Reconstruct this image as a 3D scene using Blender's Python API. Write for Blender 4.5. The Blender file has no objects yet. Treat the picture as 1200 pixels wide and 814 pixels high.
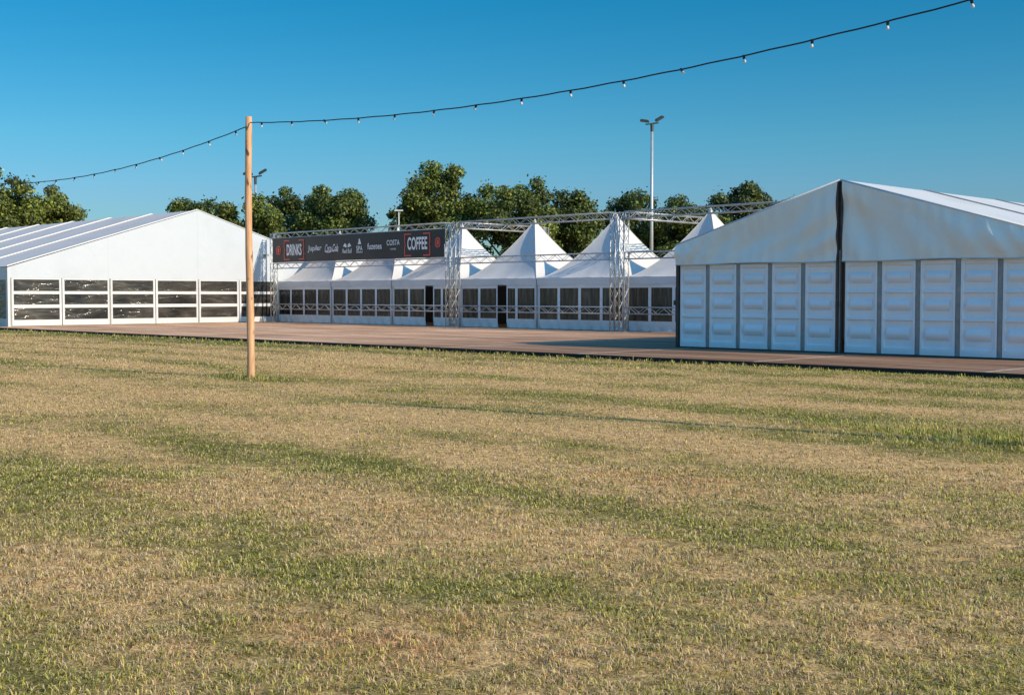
import bpy, math, random
import numpy as np
from mathutils import Vector, Matrix

random.seed(7)
rng = np.random.default_rng(11)
R = math.radians
scene = bpy.context.scene
COL = scene.collection

# ------------------------------------------------------------------ frame
# x runs along the front edge of the deck, y runs away from it, z is up.
# The photographer stands at the origin and looks between -x and +y.
CAM_Z = 1.70
DECK = 0.10


def cw(X, Y):
    """lateral / forward distance from the photographer -> world x, y"""
    return ((X - Y) * math.sqrt(.5), (X + Y) * math.sqrt(.5))


# ------------------------------------------------------------------ helpers
class MB:
    def __init__(self):
        self.v, self.f = [], []

    def add(self, vs, fs):
        n = len(self.v)
        self.v += [tuple(p) for p in vs]
        self.f += [tuple(i + n for i in f) for f in fs]
        return self

    def box(self, x0, x1, y0, y1, z0, z1):
        vs = [(x, y, z) for z in (z0, z1) for y in (y0, y1) for x in (x0, x1)]
        return self.add(vs, [(0, 2, 3, 1), (4, 5, 7, 6), (0, 1, 5, 4), (2, 6, 7, 3), (0, 4, 6, 2), (1, 3, 7, 5)])

    def tube(self, p, q, r0, r1=None, n=8, caps=True):
        r1 = r0 if r1 is None else r1
        p, q = Vector(p), Vector(q)
        d = (q - p).normalized()
        a = d.orthogonal().normalized()
        b = d.cross(a)
        vs = []
        for c, r in ((p, r0), (q, r1)):
            for i in range(n):
                t = 2 * math.pi * i / n
                vs.append(c + a * (r * math.cos(t)) + b * (r * math.sin(t)))
        fs = [(i, (i + 1) % n, n + (i + 1) % n, n + i) for i in range(n)]
        if caps:
            fs += [tuple(range(n - 1, -1, -1)), tuple(range(n, 2 * n))]
        return self.add(vs, fs)

    def path(self, pts, rs, n=8):
        pts = [Vector(p) for p in pts]
        if not hasattr(rs, '__len__'):
            rs = [rs] * len(pts)
        vs, fs = [], []
        a = None
        for k, p in enumerate(pts):
            d = (pts[min(k + 1, len(pts) - 1)] - pts[max(k - 1, 0)]).normalized()
            if a is None:
                a = d.orthogonal().normalized()
            a = (a - d * a.dot(d)).normalized()
            b = d.cross(a)
            for i in range(n):
                t = 2 * math.pi * i / n
                vs.append(p + a * (rs[k] * math.cos(t)) + b * (rs[k] * math.sin(t)))
        for k in range(len(pts) - 1):
            for i in range(n):
                fs.append((k * n + i, k * n + (i + 1) % n, (k + 1) * n + (i + 1) % n, (k + 1) * n + i))
        m = len(pts) - 1
        fs += [tuple(range(n - 1, -1, -1)), tuple(m * n + i for i in range(n))]
        return self.add(vs, fs)

    def lathe(self, prof, org=(0, 0, 0), axis=None, n=12):
        """prof: list of (r, h) along +z (or along axis)"""
        M = Matrix.Identity(3) if axis is None else Vector((0, 0, 1)).rotation_difference(Vector(axis)).to_matrix()
        o = Vector(org)
        vs = []
        for r, h in prof:
            for i in range(n):
                t = 2 * math.pi * i / n
                vs.append(o + M @ Vector((r * math.cos(t), r * math.sin(t), h)))
        fs = []
        for k in range(len(prof) - 1):
            for i in range(n):
                fs.append((k * n + i, k * n + (i + 1) % n, (k + 1) * n + (i + 1) % n, (k + 1) * n + i))
        m = len(prof) - 1
        fs += [tuple(range(n - 1, -1, -1)), tuple(m * n + i for i in range(n))]
        return self.add(vs, fs)

    def grid(self, fn, nu, nv):
        vs = [fn(i / nu, j / nv) for j in range(nv + 1) for i in range(nu + 1)]
        fs = [(j * (nu + 1) + i, j * (nu + 1) + i + 1, (j + 1) * (nu + 1) + i + 1, (j + 1) * (nu + 1) + i)
              for j in range(nv) for i in range(nu)]
        return self.add(vs, fs)

    def build(self, name, m, parent=None, smooth=False, loc=None):
        me = bpy.data.meshes.new(name)
        me.from_pydata(self.v, [], self.f)
        me.update()
        if smooth:
            me.polygons.foreach_set('use_smooth', [True] * len(me.polygons))
        return link(name, me, m, parent, loc)


def link(name, me, m, parent=None, loc=None):
    o = bpy.data.objects.new(name, me)
    COL.objects.link(o)
    if m is not None and len(me.materials) == 0:
        me.materials.append(m)
    o.parent = parent
    if loc is not None:
        o.location = loc
    return o


def tag(o, label=None, cat=None, group=None, kind=None):
    for k, v in (('label', label), ('category', cat), ('group', group), ('kind', kind)):
        if v:
            o[k] = v
    return o


def empty(name, label, cat, loc=(0, 0, 0), group=None):
    o = bpy.data.objects.new(name, None)
    COL.objects.link(o)
    o.location = loc
    o.empty_display_size = .2
    return tag(o, label, cat, group)


def copy_tree(o, parent=None):
    c = o.copy()
    COL.objects.link(c)
    c.parent = parent
    for ch in list(o.children):
        copy_tree(ch, c)
    return c


def np_mesh(name, V, F, col=None, smooth=False):
    """V (n,3); F (m,k) same-size faces; col (n,3) linear"""
    me = bpy.data.meshes.new(name)
    k = F.shape[1]
    me.vertices.add(len(V))
    me.vertices.foreach_set('co', np.ascontiguousarray(V, np.float32).ravel())
    me.loops.add(F.size)
    me.loops.foreach_set('vertex_index', np.ascontiguousarray(F, np.int32).ravel())
    me.polygons.add(len(F))
    me.polygons.foreach_set('loop_start', np.arange(0, F.size, k, dtype=np.int32))
    me.polygons.foreach_set('loop_total', np.full(len(F), k, np.int32))
    if smooth:
        me.polygons.foreach_set('use_smooth', np.ones(len(F), bool))
    if col is not None:
        at = me.color_attributes.new('Col', 'FLOAT_COLOR', 'POINT')
        c4 = np.ones((len(V), 4), np.float32)
        c4[:, :3] = col
        at.data.foreach_set('color', c4.ravel())
    me.update(calc_edges=True)
    return me


# ------------------------------------------------------------------ value noise in numpy
_tab = rng.random((256, 256)).astype(np.float32)


def vnoise(x, y):
    xi, yi = np.floor(x).astype(int), np.floor(y).astype(int)
    fx, fy = x - xi, y - yi
    fx, fy = fx * fx * (3 - 2 * fx), fy * fy * (3 - 2 * fy)
    g = lambda i, j: _tab[i & 255, j & 255]
    return (g(xi, yi) * (1 - fx) + g(xi + 1, yi) * fx) * (1 - fy) + (g(xi, yi + 1) * (1 - fx) + g(xi + 1, yi + 1) * fx) * fy


def fbm(x, y, o=4):
    s, a, t = 0, .5, 0
    for k in range(o):
        s = s + a * vnoise(x * 2 ** k + 17.3 * k, y * 2 ** k + 5.1 * k)
        t += a
        a *= .5
    return s / t


# ------------------------------------------------------------------ materials
class NT:
    def __init__(self, name):
        self.m = bpy.data.materials.new(name)
        self.m.use_nodes = True
        self.t = self.m.node_tree
        self.t.nodes.clear()
        self.out = self.n('ShaderNodeOutputMaterial')

    def n(self, kind, **kw):
        nd = self.t.nodes.new(kind)
        for k, v in kw.items():
            setattr(nd, k, v)
        return nd

    def l(self, a, b):
        self.t.links.new(a, b)

    def pos(self, sx=1, sy=1, sz=1, obj=False):
        if obj:
            g = self.n('ShaderNodeTexCoord').outputs['Object']
        else:
            g = self.n('ShaderNodeNewGeometry').outputs['Position']
        mp = self.n('ShaderNodeMapping')
        mp.inputs['Scale'].default_value = (sx, sy, sz)
        self.l(g, mp.inputs['Vector'])
        return mp.outputs['Vector']

    def noise(self, vec, scale=1, detail=4, rough=.55, dist=0):
        nd = self.n('ShaderNodeTexNoise')
        nd.inputs['Scale'].default_value = scale
        nd.inputs['Detail'].default_value = detail
        nd.inputs['Roughness'].default_value = rough
        nd.inputs['Distortion'].default_value = dist
        self.l(vec, nd.inputs['Vector'])
        return nd.outputs['Fac']

    def ramp(self, fac, stops):
        r = self.n('ShaderNodeValToRGB')
        e = r.color_ramp.elements
        while len(e) > 1:
            e.remove(e[-1])
        for i, (p, c) in enumerate(stops):
            el = e[0] if i == 0 else e.new(p)
            el.position = p
            el.color = (*c, 1) if len(c) == 3 else c
        self.l(fac, r.inputs['Fac'])
        return r.outputs['Color']

    def mix(self, a, b, fac, mode='MIX'):
        x = self.n('ShaderNodeMix', data_type='RGBA', blend_type=mode)
        for s, v in ((x.inputs['A'], a), (x.inputs['B'], b), (x.inputs['Factor'], fac)):
            if hasattr(v, 'is_linked'):
                self.l(v, s)
            else:
                s.default_value = (*v, 1) if isinstance(v, tuple) else v
        return x.outputs['Result']

    def bump(self, h, strength=.3, dist=.02):
        b = self.n('ShaderNodeBump')
        b.inputs['Strength'].default_value = strength
        b.inputs['Distance'].default_value = dist
        self.l(h, b.inputs['Height'])
        return b.outputs['Normal']

    def princ(self, base=(.5, .5, .5), rough=.6, metal=0, normal=None, spec=.5):
        p = self.n('ShaderNodeBsdfPrincipled')
        if hasattr(base, 'is_linked'):
            self.l(base, p.inputs['Base Color'])
        else:
            p.inputs['Base Color'].default_value = (*base, 1)
        if hasattr(rough, 'is_linked'):
            self.l(rough, p.inputs['Roughness'])
        else:
            p.inputs['Roughness'].default_value = rough
        p.inputs['Metallic'].default_value = metal
        p.inputs['Specular IOR Level'].default_value = spec
        if normal is not None:
            self.l(normal, p.inputs['Normal'])
        self.l(p.outputs[0], self.out.inputs['Surface'])
        return p


def fabric(name, base, dirt=.1, bump=.25, sc=1.2, rough=.55, trans=0.0):
    k = NT(name)
    v = k.pos()
    n1 = k.noise(v, .55, 5)
    n2 = k.noise(v, sc, 6, .6, .8)
    c = k.ramp(n1, [(.3, tuple(x * (1 - dirt * 1.6) for x in base)), (.52, base), (.75, tuple(x * (1 - dirt * .5) for x in base))])
    p = k.princ(c, rough, normal=k.bump(n2, bump, .12), spec=.35)
    if trans:
        tr = k.n('ShaderNodeBsdfTranslucent')
        k.l(c, tr.inputs['Color'])
        ms = k.n('ShaderNodeMixShader')
        ms.inputs[0].default_value = trans
        k.l(p.outputs[0], ms.inputs[1])
        k.l(tr.outputs[0], ms.inputs[2])
        k.l(ms.outputs[0], k.out.inputs['Surface'])
    return k.m


def plain(name, base, rough=.5, metal=0, var=.12, sc=6, bump=0.):
    k = NT(name)
    n = k.noise(k.pos(), sc, 4)
    c = k.ramp(n, [(.3, tuple(x * (1 - var) for x in base)), (.7, tuple(min(1, x * (1 + var)) for x in base))])
    k.princ(c, rough, metal, k.bump(n, bump, .02) if bump else None)
    return k.m


M = {}
M['gable_white'] = fabric('gable_white', (.54, .575, .62), .04, .22, .8, trans=.05)
M['roof_grey'] = fabric('roof_grey', (.64, .555, .485), .08, .15, .8)
M['roof_white'] = fabric('roof_white', (.66, .64, .61), .06, .2, 1.0, trans=.05)
M['pagoda_roof'] = fabric('pagoda_roof', (.70, .66, .62), .06, .22, 1.1, trans=.08)
M['valance'] = fabric('valance', (.74, .76, .78), .08, .3, 2.2, trans=.05)
M['wall_pvc'] = fabric('wall_pvc', (.84, .84, .84), .08, .5, 2.6)
M['shade_gable'] = fabric('shade_gable', (.92, .88, .78), .02, .2, 1.6)
M['hard_panel'] = plain('hard_panel', (.90, .89, .88), .25, 0, .03, 3)
M['white_alu'] = plain('white_alu', (.60, .60, .60), .4, 0, .05, 3)
M['grey_alu'] = plain('grey_alu', (.30, .30, .29), .45, .3, .18, 5)
M['dark_post'] = plain('dark_post', (.06, .048, .04), .5, .1, .25, 6)
M['truss'] = plain('truss', (.50, .49, .47), .42, .55, .18, 5)
M['black_rubber'] = plain('black_rubber', (.008, .008, .009), .5)
M['mast'] = plain('mast', (.45, .46, .46), .45, .4, .1, 4)
M['lamp_dark'] = plain('lamp_dark', (.05, .05, .05), .5, .2)
M['banner'] = plain('banner', (.026, .021, .019), .5, 0, .12, 1.5)
M['ink_white'] = plain('ink_white', (.90, .88, .84), .6, 0, .05)
M['ink_red'] = plain('ink_red', (.80, .12, .08), .6, 0, .05)
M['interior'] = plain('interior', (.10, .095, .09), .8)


def pane(name, sx, sy, sz, lo, hi, rough, bump):
    k = NT(name)
    v = k.pos(sx, sy, sz)
    n = k.noise(v, 1, 4, .55, 1.2)
    big = k.noise(k.pos(.55, .55, .9), 1, 2)
    c = k.ramp(n, [(.48, lo), (.66, tuple((a + b) / 2.6 for a, b in zip(lo, hi))), (.80, hi)])
    c = k.mix(c, k.ramp(big, [(.35, (.45, .45, .45)), (.65, (1.5, 1.45, 1.35))]), 1.0, 'MULTIPLY')
    k.princ(c, rough, 0, k.bump(n, bump, .15), spec=.55)
    return k.m


M['pane_wide'] = pane('pane_wide', 1, .8, 4.6, (.036, .033, .030), (.15, .14, .125), .12, .35)
M['pane_tall'] = pane('pane_tall', 3.6, 1, .5, (.018, .017, .016), (.16, .14, .12), .22, .35)

# bulb glass
k = NT('bulb_glass')
k.princ((.62, .64, .66), .06, 0, spec=.8)
M['bulb'] = k.m

# wooden pole
k = NT('pole_wood')
v = k.pos(7, 7, .55)
n = k.noise(v, 3, 6, .6, .6)
kn = k.noise(k.pos(5, 5, 2.2), 1.3, 2)
c = k.ramp(n, [(.3, (.40, .185, .085)), (.5, (.60, .33, .175)), (.72, (.72, .46, .27))])
c = k.mix(c, (.13, .06, .03), k.ramp(kn, [(.62, (0, 0, 0)), (.70, (1, 1, 1))]))
k.princ(c, .7, 0, k.bump(n, .5, .01))
M['pole'] = k.m

# deck boards
k = NT('deck_boards')
g = k.pos()
br = k.n('ShaderNodeTexBrick')
br.offset = .37
for nm, val in (('Scale', 1), ('Mortar Size', .012), ('Mortar Smooth', .2), ('Bias', 0), ('Brick Width', 5.7), ('Row Height', .46)):
    br.inputs[nm].default_value = val
br.inputs['Color1'].default_value = (.1, .1, .1, 1)
br.inputs['Color2'].default_value = (.9, .9, .9, 1)
br.inputs['Mortar'].default_value = (.5, .5, .5, 1)
k.l(g, br.inputs['Vector'])
st = k.noise(k.pos(.16, 3.2, 1), 1, 6, .65, .4)
bl = k.noise(k.pos(.25, .3, 1), 1, 4)
c = k.ramp(st, [(.28, (.15, .07, .04)), (.40, (.46, .25, .14)), (.54, (.69, .41, .25)), (.74, (.86, .60, .41))])
c = k.mix(c, k.ramp(br.outputs['Color'], [(0, (.78, .76, .74)), (1, (1.24, 1.2, 1.16))]), .85, 'MULTIPLY')
c = k.mix(c, k.ramp(bl, [(.3, (.82, .80, .78)), (.7, (1.18, 1.18, 1.18))]), .8, 'MULTIPLY')
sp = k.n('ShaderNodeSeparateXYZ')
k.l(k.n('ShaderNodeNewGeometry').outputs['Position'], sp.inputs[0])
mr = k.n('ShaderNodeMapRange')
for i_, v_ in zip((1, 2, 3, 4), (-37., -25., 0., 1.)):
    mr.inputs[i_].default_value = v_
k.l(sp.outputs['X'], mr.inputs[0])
c = k.mix(c, k.mix(c, (.46, .46, .48), 1.0, 'MULTIPLY'), mr.outputs[0])  # boards darker towards +x, also deepening the panel tent's cast shadow in colour
c = k.mix(c, (.03, .02, .015), br.outputs['Fac'])
k.princ(c, .9, 0, k.bump(st, .4, .01), spec=.05)
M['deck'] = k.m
M['deck_edge'] = plain('deck_edge', (.018, .014, .012), .8)
M['strip'] = plain('strip', (.50, .44, .38), .5, .3, .2, 4)

# grass blades and soil, both coloured by a point attribute
k = NT('grass_blades')
at = k.n('ShaderNodeVertexColor', layer_name='Col')
d = k.n('ShaderNodeBsdfDiffuse')
tr = k.n('ShaderNodeBsdfTranslucent')
k.l(at.outputs[0], d.inputs[0])
k.l(at.outputs[0], tr.inputs[0])
ms = k.n('ShaderNodeMixShader')
ms.inputs[0].default_value = .5
k.l(d.outputs[0], ms.inputs[1])
k.l(tr.outputs[0], ms.inputs[2])
k.l(ms.outputs[0], k.out.inputs['Surface'])
M['blades'] = k.m

k = NT('lawn_soil')
at = k.n('ShaderNodeVertexColor', layer_name='Col')
n1 = k.noise(k.pos(), 9, 6, .7)
n2 = k.noise(k.pos(), 45, 4, .7)
c = k.mix(at.outputs[0], k.ramp(n1, [(.32, (.28, .26, .24)), (.5, (.9, .88, .86)), (.7, (1.3, 1.28, 1.22))]), 1.0, 'MULTIPLY')
c = k.mix(c, k.ramp(n2, [(.34, (.30, .27, .24)), (.5, (.95, .95, .95)), (.66, (1.45, 1.4, 1.3))]), 1.0, 'MULTIPLY')
k.princ(c, .95, 0, k.bump(n2, .6, .03), spec=.1)
M['soil'] = k.m

# foliage + bark
k = NT('foliage')
at = k.n('ShaderNodeVertexColor', layer_name='Col')
d = k.n('ShaderNodeBsdfPrincipled')
d.inputs['Roughness'].default_value = .55
d.inputs['Specular IOR Level'].default_value = .35
tr = k.n('ShaderNodeBsdfTranslucent')
k.l(at.outputs[0], d.inputs['Base Color'])
k.l(at.outputs[0], tr.inputs[0])
ms = k.n('ShaderNodeMixShader')
ms.inputs[0].default_value = .22
k.l(d.outputs[0], ms.inputs[1])
k.l(tr.outputs[0], ms.inputs[2])
k.l(ms.outputs[0], k.out.inputs['Surface'])
M['leaf'] = k.m
M['bark'] = plain('bark', (.07, .052, .038), .9, 0, .3, 4, .5)

# ------------------------------------------------------------------ lawn colours
POLES = [(-21.47, 13.88), (-5.25, 13.88), (-37.7, 13.88)]


def lush(x, y):
    """0 = dry straw, 1 = green: mowing bands along x, blotches, green strip by the deck, green rings round the poles"""
    warp = fbm(x * .06 + 3, y * .12) * 3.0
    band = .5 + .5 * np.sin((y + warp) * 2.35)
    big = fbm(x * .10 + 40, y * .34 + 9, 4)
    mid = fbm(x * .55 + 7, y * .95 + 31, 3)
    fine = fbm(x * 2.6 + 91, y * 3.4 + 17, 2)
    f = .46 * band + .90 * big + .85 * mid + .80 * fine - 1.17
    f = np.clip(f, 0, 1) ** 2 * (3 - 2 * np.clip(f, 0, 1))
    edge = np.clip((y - 24.9 + 4.2 + 3.2 * (mid - .5)) / 3.6, 0, 1)
    f = f + .62 * edge + .35 * np.clip((y - 23.9) / .8, 0, 1)
    for i, (px, py) in enumerate(POLES):
        s = (1.5, 2.6, 1.5)[i]
        q = np.exp(-(((x - px + (.0, .9, 0)[i]) / s) ** 2 + ((y - py - (.0, .35, 0)[i]) / (.40 * s + .05)) ** 2))
        f = f + (1.5, 1.05, .9)[i] * q
    return np.clip(f, 0, 1)


def tall(x, y):
    t = np.zeros_like(x)
    for i, (px, py) in enumerate(POLES):
        s = (.8, 2.4, .8)[i]
        t = np.maximum(t, np.exp(-(((x - px + (0, .8, 0)[i]) / s) ** 2 + ((y - py - (0, .3, 0)[i]) / (.36 * s + .08)) ** 2)))
    t = np.maximum(t, .55 * np.clip((y - 24.9 + .8) / .6, 0, 1))
    return t


STRAW = np.array((.97, .69, .36))
STRAW2 = np.array((1.0, .80, .50))
GREEN = np.array((.29, .275, .06))
GREEN2 = np.array((.52, .47, .12))


# ------------------------------------------------------------------ ground: one sheet to the horizon
def axis_pts(lo, hi, step, far):
    core = np.arange(lo, hi + 1e-6, step)
    out = [lo - 4, lo - 15, lo - 50, lo - 150, -far], [hi + 4, hi + 15, hi + 50, hi + 150, far]
    return np.concatenate([sorted(out[0]), core, sorted(out[1])])


gx, gy = axis_pts(-72, 14, .3, 1500), axis_pts(-4, 27, .2, 1500)
GX, GY = np.meshgrid(gx, gy)
X, Y = GX.ravel(), GY.ravel()
lu = lush(X, Y)
inlawn = ((X > -74) & (X < 16) & (Y > -6) & (Y < 28))
lu = np.where(inlawn, lu, .45)
c = STRAW[None] * np.array((.78, .69, .58)) * (1 - lu[:, None]) + GREEN[None] * lu[:, None] * .6
V = np.stack([X, Y, np.where(inlawn, (fbm(X * .25, Y * .25) - .5) * .03, 0)], 1)
# keep the sheet under the deck flat
V[:, 2] = np.where(Y > 24.5, -.012, V[:, 2])
nx = len(gx)
idx = np.arange(len(X)).reshape(len(gy), nx)
F = np.stack([idx[:-1, :-1].ravel(), idx[:-1, 1:].ravel(), idx[1:, 1:].ravel(), idx[1:, :-1].ravel()], 1)
ground = link('ground', np_mesh('ground', V, F, c, True), M['soil'])
tag(ground, 'dry sunburnt lawn in front of the deck, running off to the horizon', 'lawn', kind='structure')


def ground_z(x, y):
    return np.where(y > 24.5, -.012, (fbm(x * .25, y * .25) - .5) * .03)


# ------------------------------------------------------------------ grass blades (uncountable): one mesh
def blades(n, d0, d1, h, w, spread=.53, seed=1):
    r = np.random.default_rng(seed)
    # forward distance so that the density falls with the square root of distance
    u = r.random(n)
    p = .8
    D = (d0 ** p + u * (d1 ** p - d0 ** p)) ** (1 / p)
    L = (r.random(n) * 2 - 1) * (spread * D + 1.2)
    x = (L - D) * math.sqrt(.5)
    y = (L + D) * math.sqrt(.5)
    ok = (y < 24.84) & (y > -3)
    x, y, D = x[ok], y[ok], D[ok]
    n = len(x)
    lu = lush(x, y)
    ta = tall(x, y)
    tuft = fbm(x * 7 + 3, y * 7 + 8, 2)
    keep = r.random(n) < np.clip((tuft - .22) * 3.6 + .6 * ta, .2, 1)
    x, y, D, lu, ta, tuft = (q[keep] for q in (x, y, D, lu, ta, tuft))
    n = len(x)
    g = r.random(n) < (.17 + .56 * lu)
    hue = r.random((n, 1))
    straw = STRAW + (STRAW2 - STRAW) * hue
    green = (GREEN + (GREEN2 - GREEN) * hue) * (1 + ta[:, None] * np.array((-.05, .0, -.2)))
    colr = np.where(g[:, None], green, straw)
    patch = fbm(x * 1.3 + 11, y * 1.3 + 70, 3)[:, None]
    colr = colr * (.42 + 2.3 * r.random((n, 1)) ** 1.3) * (.78 + .44 * patch)
    red = np.clip((fbm(x * .8 + 60, y * .8 + 3, 3) - .60) * 6, 0, 1)[:, None] * (~g)[:, None]
    colr = colr * (1 - red * np.array((.02, .12, .16)))
    colr = np.where(r.random((n, 1)) < .16, colr * .22, colr * 1.1)
    colr = colr / np.maximum(1, colr.max(1, keepdims=True))
    hh = h * (.45 + .9 * r.random(n)) * (1 + np.where(x < -14, 2.6, 1.7) * ta) * (.45 + 1.1 * tuft)
    ww = w * (.7 + .6 * r.random(n)) * (D / d0) ** .55
    th = r.random(n) * 2 * math.pi
    lean = (.35 + 1.2 * r.random(n)) * (1 - .45 * np.clip(ta, 0, 1))
    flat = r.random(n) < .58
    hh = np.where(flat, hh * .95, hh)
    lean = np.where(flat, 1.7 + .9 * r.random(n), lean)
    lx, ly = np.cos(th), np.sin(th)
    ph = th + math.pi / 2 + (r.random(n) - .5) * 1.2
    sx, sy = np.cos(ph) * ww / 2, np.sin(ph) * ww / 2
    z0 = ground_z(x, y) - .004
    V = np.empty((n, 5, 3), np.float32)
    V[:, 0] = np.stack([x - sx, y - sy, z0], 1)
    V[:, 1] = np.stack([x + sx, y + sy, z0], 1)
    mx, my, mz = x + lx * hh * lean * .35, y + ly * hh * lean * .35, z0 + .004 + hh * np.where(flat, .22, .62)
    V[:, 2] = np.stack([mx + sx * .8, my + sy * .8, mz], 1)
    V[:, 3] = np.stack([mx - sx * .8, my - sy * .8, mz], 1)
    V[:, 4] = np.stack([x + lx * hh * lean, y + ly * hh * lean, z0 + .006 + hh * np.maximum(.10, 1.05 - .36 * lean)], 1)
    C = np.repeat(colr[:, None, :], 5, 1)
    C[:, :2] *= np.array((.74, .65, .52))  # roots darkened: shade between the blades put into the colour
    return V.reshape(-1, 3), C.reshape(-1, 3), n


vs, cs, tot = [], [], 0
for (n, d0, d1, h, w, s) in ((620000, 3.2, 12, .027, .0036, 1), (470000, 11, 30, .029, .0062, 2), (210000, 28, 66, .045, .016, 3)):
    v_, c_, m_ = blades(n, d0, d1, h, w, seed=s)
    vs.append(v_)
    cs.append(c_)
    tot += m_
V, C = np.concatenate(vs), np.concatenate(cs)
base = np.arange(tot, dtype=np.int64)[:, None] * 5
# quad + triangle, both written as triangles
F = np.concatenate([base + np.array([0, 1, 2]), base + np.array([0, 2, 3]), base + np.array([3, 2, 4])])
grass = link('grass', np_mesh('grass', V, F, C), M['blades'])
tag(grass, 'short mown grass, straw yellow with green streaks, covering the lawn', 'grass', kind='stuff')

# ------------------------------------------------------------------ deck
DX0, DX1, DY0, DY1 = -62.75, 24., 24.9, 60.
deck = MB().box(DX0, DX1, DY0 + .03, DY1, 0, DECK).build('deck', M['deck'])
tag(deck, 'brown timber event floor laid on the lawn between the tents', 'deck', kind='structure')
MB().box(DX0, DX1, DY0, DY0 + .028, -.02, DECK - .006).build('deck_edge', M['deck_edge'], deck)
for i in range(-8, 6):
    x = -16.7 + 5.7 * i
    if DX0 < x < DX1:
        y1 = 42 if (x < -23.2 or x > -11.5) else 30.0
        MB().box(x - .035, x + .035, DY0 + .04, y1, DECK, DECK + .004).build('joint_strip', M['strip'], deck)

# ------------------------------------------------------------------ clear-span tent on the left
def left_tent():
    t = empty('frame_tent', 'large white frame tent with clear window walls and grey roof, left of the banner', 'tent', (-62.3, 36.85, 0))
    z = DECK
    hw, eave, top = 10.9, 3.05, 6.45
    bays, bl = 8, 5.25
    x1 = -bays * bl
    # gable fabric: front and back
    def gable(x, th):
        pr = [(-hw, 2.50), (hw, 2.50), (hw, eave), (0, top), (-hw, eave)]
        b = MB()
        vs = [(x, yy, z + zz) for yy, zz in pr] + [(x - th, yy, z + zz) for yy, zz in pr]
        b.add(vs, [(0, 1, 2, 3, 4), (9, 8, 7, 6, 5)] + [(i, 5 + i, 5 + (i + 1) % 5, (i + 1) % 5) for i in range(5)])
        return b
    g = gable(0, .03).build('gable', M['gable_white'], t)
    for yy in (-5.45, 0, 5.45):
        MB().box(.0005, .006, yy - .03, yy + .03, z + 2.52, z + eave + (top - eave) * (1 - abs(yy) / hw) - .03).build('seam', M['gable_white'], g)
    gable(x1 + .03, .03).build('gable', M['gable_white'], t)
    for s in (-1, 1):
        b = MB()
        n = 6
        for i in range(bays):
            xa, xb = -.035 - i * bl, -.035 - (i + 1) * bl
            def fn(u, v):
                sag = .05 * math.sin(math.pi * u) * math.sin(math.pi * v)
                return (xa + (xb - xa) * u, s * hw * (1 - v) * 1.006, z + eave + (top - eave) * v - sag + .02)
            b.grid(fn, 4, 6)
        roof = b.build('roof', M['roof_grey'], t, True)
        for i in range(bays + 1):
            x = -.05 - i * bl
            MB().tube((x, s * hw * 1.006, z + eave + .05), (x, 0, z + top + .05), .034, n=6).build('roof_rail', M['white_alu'], roof)
    # gable wall: eight bays, each a white frame with three stacked panes
    def bay(yc0, yc1, nm='wall_panel'):
        fr = MB()
        x = .012
        fr.box(-.03, x, yc0, yc1, z + .03, z + .335)                       # kick board
        fr.box(-.03, x, yc0, yc1, z + 2.42, z + 2.495)
        fr.box(-.03, x, yc0, yc0 + .12, z + .335, z + 2.42)
        fr.box(-.03, x, yc1 - .12, yc1, z + .335, z + 2.42)
        for a, c in ((.945, 1.12), (1.665, 1.82)):
            fr.box(-.03, x, yc0 + .12, yc1 - .12, z + a, z + c)
        w = fr.build(nm, M['white_alu'], t)
        for a, c in ((.335, .945), (1.12, 1.665), (1.82, 2.42)):
            p = MB()
            ph = random.random() * 9
            y0_, y1_ = yc0 + .12, yc1 - .12
            p.grid(lambda u, v: (-.012 + .006 * math.sin(ph + 9 * u + 4 * v), y0_ + (y1_ - y0_) * u, z + a + (c - a) * v), 8, 4)
            p.build('window_pane', M['pane_wide'], w, True)
    for i in range(8):
        y0 = -hw + .12 + i * 2.7
        bay(y0, y0 + 2.66)
    for i in range(0, 9, 2):
        y = -hw + .10 + i * 2.7
        MB().box(.014, .05, y - .035, y + .035, z, z + 2.5).build('door_post', M['grey_alu'], t)
    # corner posts
    for s in (-1, 1):
        MB().box(-.16, .02, s * hw - .07, s * hw + .07, 0, z + eave - .02).build('corner_post', M['white_alu'], t)
    # long side walls
    for s in (-1, 1):
        for i in range(bays):
            xa, xb = -.18 - i * bl, -.18 - (i + 1) * bl + .08
            w = MB()
            yy = s * hw
            w.box(xb, xa, yy - .02, yy + .02, z, z + .4)
            w.box(xb, xa, yy - .02, yy + .02, z + 2.4, z + eave)
            w.box(xb, xb + .14, yy - .02, yy + .02, z + .4, z + 2.4)
            w.box(xa - .14, xa, yy - .02, yy + .02, z + .4, z + 2.4)
            o = w.build('side_wall', M['white_alu'], t)
            MB().box(xb + .14, xa - .14, yy - .008, yy + .008, z + .4, z + 2.4).build('window_pane', M['pane_wide'], o)
    MB().box(x1, x1 + .03, -hw, hw, z, z + 2.49).build('back_wall', M['wall_pvc'], t)
    MB().box(.0, .30, 4.42, 4.58, z + 3.93, z + 4.07).build('wall_lamp', M['grey_alu'], t)
    return t


left_tent()


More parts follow.
